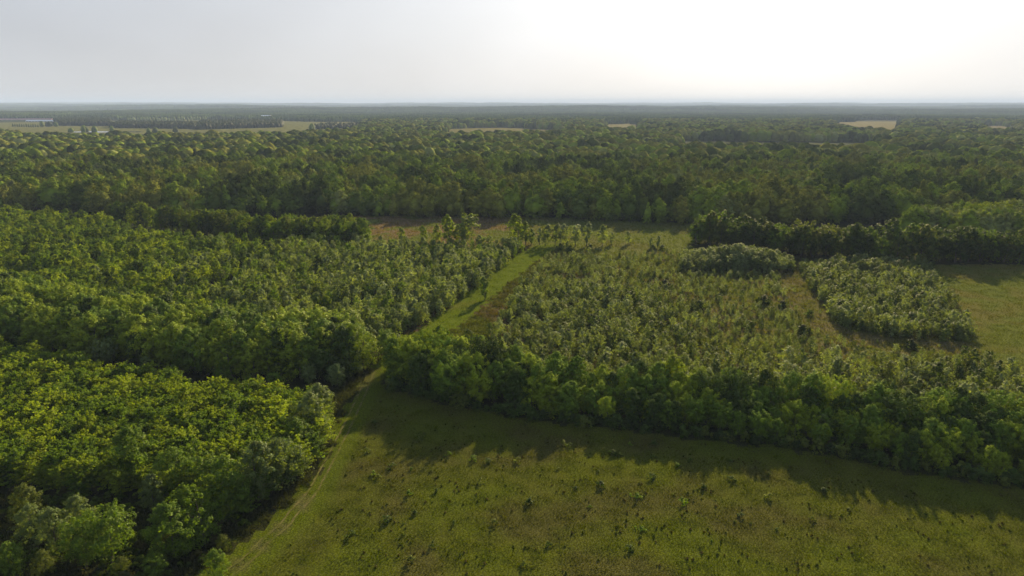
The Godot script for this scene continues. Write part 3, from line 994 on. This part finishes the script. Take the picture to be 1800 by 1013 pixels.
	plant_all({
		"name": "corner_tree", "noun": "tree", "nouns": "trees", "category": "tree", "group": "loose trees around the edge of the near wood", "variants": big, "mat": func(a): return leaf_mat(a, 0.55, 0.3), "mass": "corner_trees", "mass_label": "corner trees",
		"places": [[-43, -140, "on wood edge beside upper ruts"], [-43, -122, "on wood edge beside middle ruts"], [-48, -108, "on wood edge at grassy bend"], [-68, -115, "standing up from front of wood"], [-64, -92, "in bottom left clearing"], [-52, -95, "between clearing and grassy bend"], [-77, -98, "at bottom left frame side"], [-62, -105, "alone in shaded clearing"], [-46, -90, "at bottom beside the field margin"]],
	}, e)

# ---------------------------------------------------------------- grass
func grass_swarm(label: String, n: String, area: PackedVector2Array, step: float, regions: Array, h: float, mesh: Mesh, m: Material, gain := 1.0) -> void:
	var s := Swarm.new()
	var b := bounds(area)
	var y := b.position.y
	while y < b.end.y:
		var half := -y * 0.78 + 12.0
		var x := maxf(b.position.x, -half)
		while x < minf(b.end.x, half):
			var p := Vector2(x + R.randf_range(-0.5, 0.5) * step, y + R.randf_range(-0.5, 0.5) * step)
			x += step
			if p.y > -84.0 or not inside(p, area):
				continue
			var r := region(p)
			if not r in regions:
				continue
			var a := n_fine.get_noise_2d(p.x * 3.0, p.y * 3.0)
			var sc := h * R.randf_range(0.5, 1.25) * (1.0 + 0.9 * a)
			if r == "near_field":
				var rd := rut_distance(p)
				sc *= lerpf(0.6, 1.0, smoothstep(2.0, 5.0, rd)) * (0.45 if absf(rd - 0.85) < 0.35 else 1.0)
			var c := ground_colour(p, r) * R.randf_range(0.7, 1.25) * gain * 1.08
			s.add(Vector3(p.x, relief(p.x, p.y), p.y), R.randf() * TAU, Vector3(sc * 1.2, sc, sc * 1.2), c)
		y += step
	var root := stuff(n, label, "grass")
	swarm_node("blades", s, mesh, m, root)

func grasses() -> void:
	var m := leaf_mat("white", 0.9, 0.03, Color(1.0, 1.0, 0.3))
	var g := tuft(9, 1.0, 0.45)
	grass_swarm("rough green and brown meadow grass in the near field", "meadow_grass", poly([-60,-84, 135,-84, 135,-120, 60,-134, -20,-160, -40,-178, -42,-120]), 0.34, ["near_field"], 0.2, g, m, 1.3)
	grass_swarm("bright mown grass along the lane through the middle", "lane_grass", LANE, 0.6, ["lane"], 0.28, g, m, 1.45)
	grass_swarm("rank olive grass along both sides of the lane", "margin_grass", poly([-46,-178, 60,-178, 60,-350, -46,-350]), 0.7, ["lane_margin"], 0.6, g, m)
	grass_swarm("dark weeds along the foot of the near wood", "edge_weeds", poly([-50,-100, -40,-100, -34,-118, -36,-180, -46,-180, -43,-118]), 0.5, ["woodland_floor"], 0.6, g, m, 1.6)
	grass_swarm("dry yellowish grass in the field at right", "dry_grass", RIGHT_FIELD, 0.62, ["right_field"], 0.3, g, m, 1.25)
	grass_swarm("tan and rust grass between the scrub saplings", "scrub_grass", SCRUB, 0.9, ["scrubland"], 0.6, g, m, 1.3)
	grass_swarm("rust and green grass in the back field", "back_grass", BACK_FIELD, 1.1, ["back_field"], 0.6, g, m, 1.3)
	grass_swarm("shaded weeds in the clearing below the near wood", "weeds", poly([-100,-84, -44,-84, -44,-104, -58,-110, -100,-112]), 0.5, ["woodland_floor"], 0.6, g, m, 1.6)
	var ws := Swarm.new()
	for q in 4200:
		var p := Vector2(R.randf_range(-50, 120), R.randf_range(-165, -85))
		if not inside(p, NEAR_FIELD) or rut_distance(p) < 4.0:
			continue
		if n_fine.get_noise_2d(p.x * 2.2 + 400, p.y * 2.2) + R.randf_range(-0.3, 0.3) < 0.12:
			continue
		var sz := R.randf_range(0.12, 0.38)
		ws.add(Vector3(p.x, relief(p.x, p.y), p.y), R.randf() * TAU, Vector3(sz * 1.3, sz, sz * 1.3), pick([Color(0.08, 0.11, 0.016), Color(0.07, 0.095, 0.015), Color(0.12, 0.10, 0.05), Color(0.15, 0.13, 0.07)]) * R.randf_range(0.8, 1.3))
	swarm_node("leaves", ws, crown("dome", 1.0, 0.8, 0.0, 9, 8, 0.42, 0.5), m, stuff("meadow_weeds", "low weed clumps and dead stalks through the near field", "weeds"))
	var us := Swarm.new()
	for q in 520:
		var p := Vector2(R.randf_range(-100, -42), R.randf_range(-113, -84))
		if region(p) != "woodland_floor" or R.randf() < smoothstep(-62.0, -48.0, p.x) * 0.6:
			continue
		var sz := R.randf_range(0.35, 1.5)
		us.add(Vector3(p.x, relief(p.x, p.y), p.y), R.randf() * TAU, Vector3(sz * 1.3, sz, sz * 1.3), pick([Color(0.14, 0.19, 0.03), Color(0.11, 0.15, 0.025), Color(0.12, 0.11, 0.045)]) * R.randf_range(0.7, 1.3))
	swarm_node("leaves", us, crown("dome", 1.0, 0.75, 0.0, 22, 14, 0.24, 0.36), m, stuff("undergrowth", "tangled undergrowth in the clearing below the near wood", "undergrowth"))
	# small dark shrubs dotted over the near field
	var sv := []
	for k in 4:
		sv.append([crown("dome", 1.0, [0.6, 0.75, 0.5, 0.7][k], 0.0, 10, 14, 0.26, 0.42), null, ["round", "broad", "upright", "loose"][k], 1.0])
	var sh := []
	for q in [[-31, -141], [-20, -133], [-13, -127], [-24, -122], [-20, -121], [-27, -119], [-26, -118], [-8, -125], [-5, -124], [1, -124], [11, -131], [12, -130.5], [21, -127], [22, -126.5], [25, -131], [30, -131], [29, -126], [33, -122], [17, -120], [17, -115], [-14, -113], [-19, -112], [-17, -106], [-22, -104], [3, -109], [14, -108], [23, -111], [30, -112], [31, -109], [36, -114], [42, -117], [50, -119], [-13, -97], [-16, -93], [-27, -100], [-3, -103], [22, -101], [6, -97], [40, -105], [45, -101], [52, -104], [60, -107], [-10, -103], [12, -114], [9, -121], [-16, -120], [36, -124], [44, -124], [58, -113], [27, -118], [19, -96], [33, -98], [-6, -116], [2, -92], [-30, -128], [47, -111]]:
		sh.append(spec(Vector2(q[0], q[1]), R.randf_range(0.5, 1.1), R.randi() % 4, pick(["fresh_green", "deep_green", "deep_green", "olive_green"]), R.randf_range(1.3, 1.7)))
	plant_all({
		"name": "field_shrub", "noun": "shrub", "nouns": "shrubs", "category": "shrub", "group": "little shrubs dotted over the near field", "variants": sv, "mat": func(a): return leaf_mat(a, 0.6, 0.24), "mass": "shrubs", "mass_label": "shrubs",
		"places": [[-26, -135, "in grass below hedgerow end"], [-22, -119, "in left part of near field"], [-18, -100, "at lower left of near field"], [0, -124, "in upper middle of near field"], [5, -102, "in lower middle of near field"], [22, -128, "at hedgerow shadow edge"], [28, -110, "in centre right of near field"], [50, -115, "in right part of near field"], [45, -102, "at lower right of near field"]],
	}, sh)

# ---------------------------------------------------------------- small far things
func box_mesh(size: Vector3) -> BoxMesh:
	var b := BoxMesh.new()
	b.size = size
	return b

func plain(c: Color, rough := 0.7, metal := 0.0) -> StandardMaterial3D:
	var m := StandardMaterial3D.new()
	m.albedo_color = c.linear_to_srgb()
	m.roughness = rough
	m.metallic = metal
	return m

func long_house(at: Vector3, turn: float, length: float, wide: float, wall: float, rise: float, roof_c: Color, wall_c: Color, label: String) -> void:
	var o := Node3D.new()
	o.name = called("poultry_house")
	o.position = at
	o.rotation.y = turn
	o.set_meta("label", label)
	o.set_meta("category", "barn")
	o.set_meta("group", "long farm sheds in the far left field")
	add_child(o, true)
	var w := part("wall", box_mesh(Vector3(length, wall, wide)), plain(wall_c), o)
	w.position.y = wall * 0.5
	var pr := PrismMesh.new()
	pr.size = Vector3(wide + 1.6, rise, length + 1.6)
	var rf := part("roof", pr, plain(roof_c, 0.5), o)
	rf.rotation.y = PI / 2
	rf.position.y = wall + rise * 0.5 + 0.01
	for k in 12:
		var fan := part("window", box_mesh(Vector3(length / 20.0, wall * 0.4, 0.2)), plain(Color(0.08, 0.08, 0.09), 0.4), o)
		fan.position = Vector3(lerpf(-0.46, 0.46, k / 11.0) * length, wall * 0.5, wide * 0.5 + 0.05)
	var d := part("door", box_mesh(Vector3(0.2, wall * 0.8, wide * 0.3)), plain(Color(0.3, 0.3, 0.3)), o)
	d.position = Vector3(length * 0.5 + 0.05, wall * 0.4, 0)

func far_things() -> void:
	long_house(Vector3(-2060, 0.4, -2960), 0.04, 240, 16, 4.0, 4.6, Color(0.36, 0.19, 0.17), Color(0.5, 0.42, 0.36), "long low shed with dull red roof at far left")
	long_house(Vector3(-1836, 0.4, -2760), 0.03, 140, 13, 3.4, 3.4, Color(0.75, 0.77, 0.8), Color(0.7, 0.7, 0.7), "long white-roofed shed in front of the red-roofed one")
	long_house(Vector3(-1090, 12, -3120), 0.1, 40, 16, 4.0, 4.0, Color(0.75, 0.77, 0.8), Color(0.6, 0.6, 0.6), "small pale shed roof showing behind the far grove")
	# pond
	var k := []
	for q in 24:
		k.append_array([-1030 + cos(TAU * q / 24) * 95, -1775 + sin(TAU * q / 24) * 34])
	var water := plain(Color(0.03, 0.035, 0.04), 0.06)
	var pa := poly(k)
	sheet("pond", pa, 0.6, water, Color.WHITE, 0)
	# trees that stand in the far fields
	var lv := [[lump(16, 7.0, 0.04, 7, 11, 120, 1.8), trunk(9, 0.4, 0, 1), "round", 16.0], [lump(17, 6.0, 0.04, 7, 10, 120, 1.8), trunk(9, 0.4, 0, 1), "upright", 17.0], [lump(14, 8.0, 0.04, 7, 12, 130, 1.9), trunk(8, 0.4, 0, 1), "broad", 14.0]]
	var t := []
	var belts := [
		[poly([-1190,-2075, -900,-1985, -905,-2100, -1020,-2240, -1300,-2340]), 9.0, 1.0, "deep_green"], [poly([-865,-1925, -700,-2125, -830,-2540, -1090,-2470]), 9.5, 1.0, "deep_green"],
		[poly([-1480,-2285, -1270,-2230, -1600,-2790, -1815,-2790]), 10.0, 1.0, "deep_green"], [poly([-560,-1950, -470,-2060, -449,-2140, -560,-2110]), 9.0, 0.9, "deep_green"],
	]
	for q in [[-857, -1650], [-842, -1655], [-836, -1640], [-812, -1690], [-1103, -1750], [-1090, -1790], [-1100, -1800], [-1084, -1770], [-1062, -1780], [-1046, -1830], [-539, -1880], [-545, -1910], [-1465, -2185], [-1452, -2190], [-1438, -2180], [-1424, -2190], [-560, -2640]]:
		t.append(spec(Vector2(q[0], q[1]), R.randf_range(0.8, 1.15), R.randi() % 3, pick(["deep_green", "fresh_green"]), 1.0))
	for q in 12:
		t.append(spec(Vector2(lerpf(-1555, -1440, q / 11.0), lerpf(-2185, -2130, q / 11.0)), 0.62 - 0.04 * (q % 3), 1, "deep_green", 0.6))
	for q in 26:
		t.append(spec(Vector2(lerpf(-1575, -1300, q / 25.0) + R.randf_range(-4, 4), lerpf(-2880, -2985, q / 25.0)), R.randf_range(0.8, 1.1), R.randi() % 3, "silvery_green", 0.8))
	plant_all({
		"name": "field_tree", "noun": "tree", "nouns": "trees", "category": "tree", "group": "trees standing in the far left fields", "variants": lv, "mat": func(a): return leaf_mat(a, 0.6, 0.3), "mass": "field_trees", "mass_label": "trees in far fields",
		"places": [[-840, -1655, "before the far dark grove"], [-1090, -1780, "beside the far pond"], [-540, -1890, "by the far field hedge"], [-1500, -2160, "in planted row below long sheds"], [-1440, -2960, "in pale row behind far grove"], [-1445, -2185, "right of planted row"], [-560, -2640, "alone in far open field"]],
	}, t)
	var root := stuff("far_groves", "dark groves standing among the pale far left fields", "grove")
	var sw := [Swarm.new(), Swarm.new(), Swarm.new()]
	for bl in belts:
		for q in scatter(bl[0], bl[1], func(p): return p):
			var s: float = bl[2] * R.randf_range(0.75, 1.1)
			var c: Color = tones[bl[3]] * R.randf_range(0.8, 1.3)
			sw[R.randi() % 3].add(Vector3(q.x, 0, q.y), R.randf() * TAU, Vector3(s, s, s), c)
	for v in 3:
		swarm_node("foliage", sw[v], lv[v][0], leaf_mat("white", 0.6, 0.3), root)
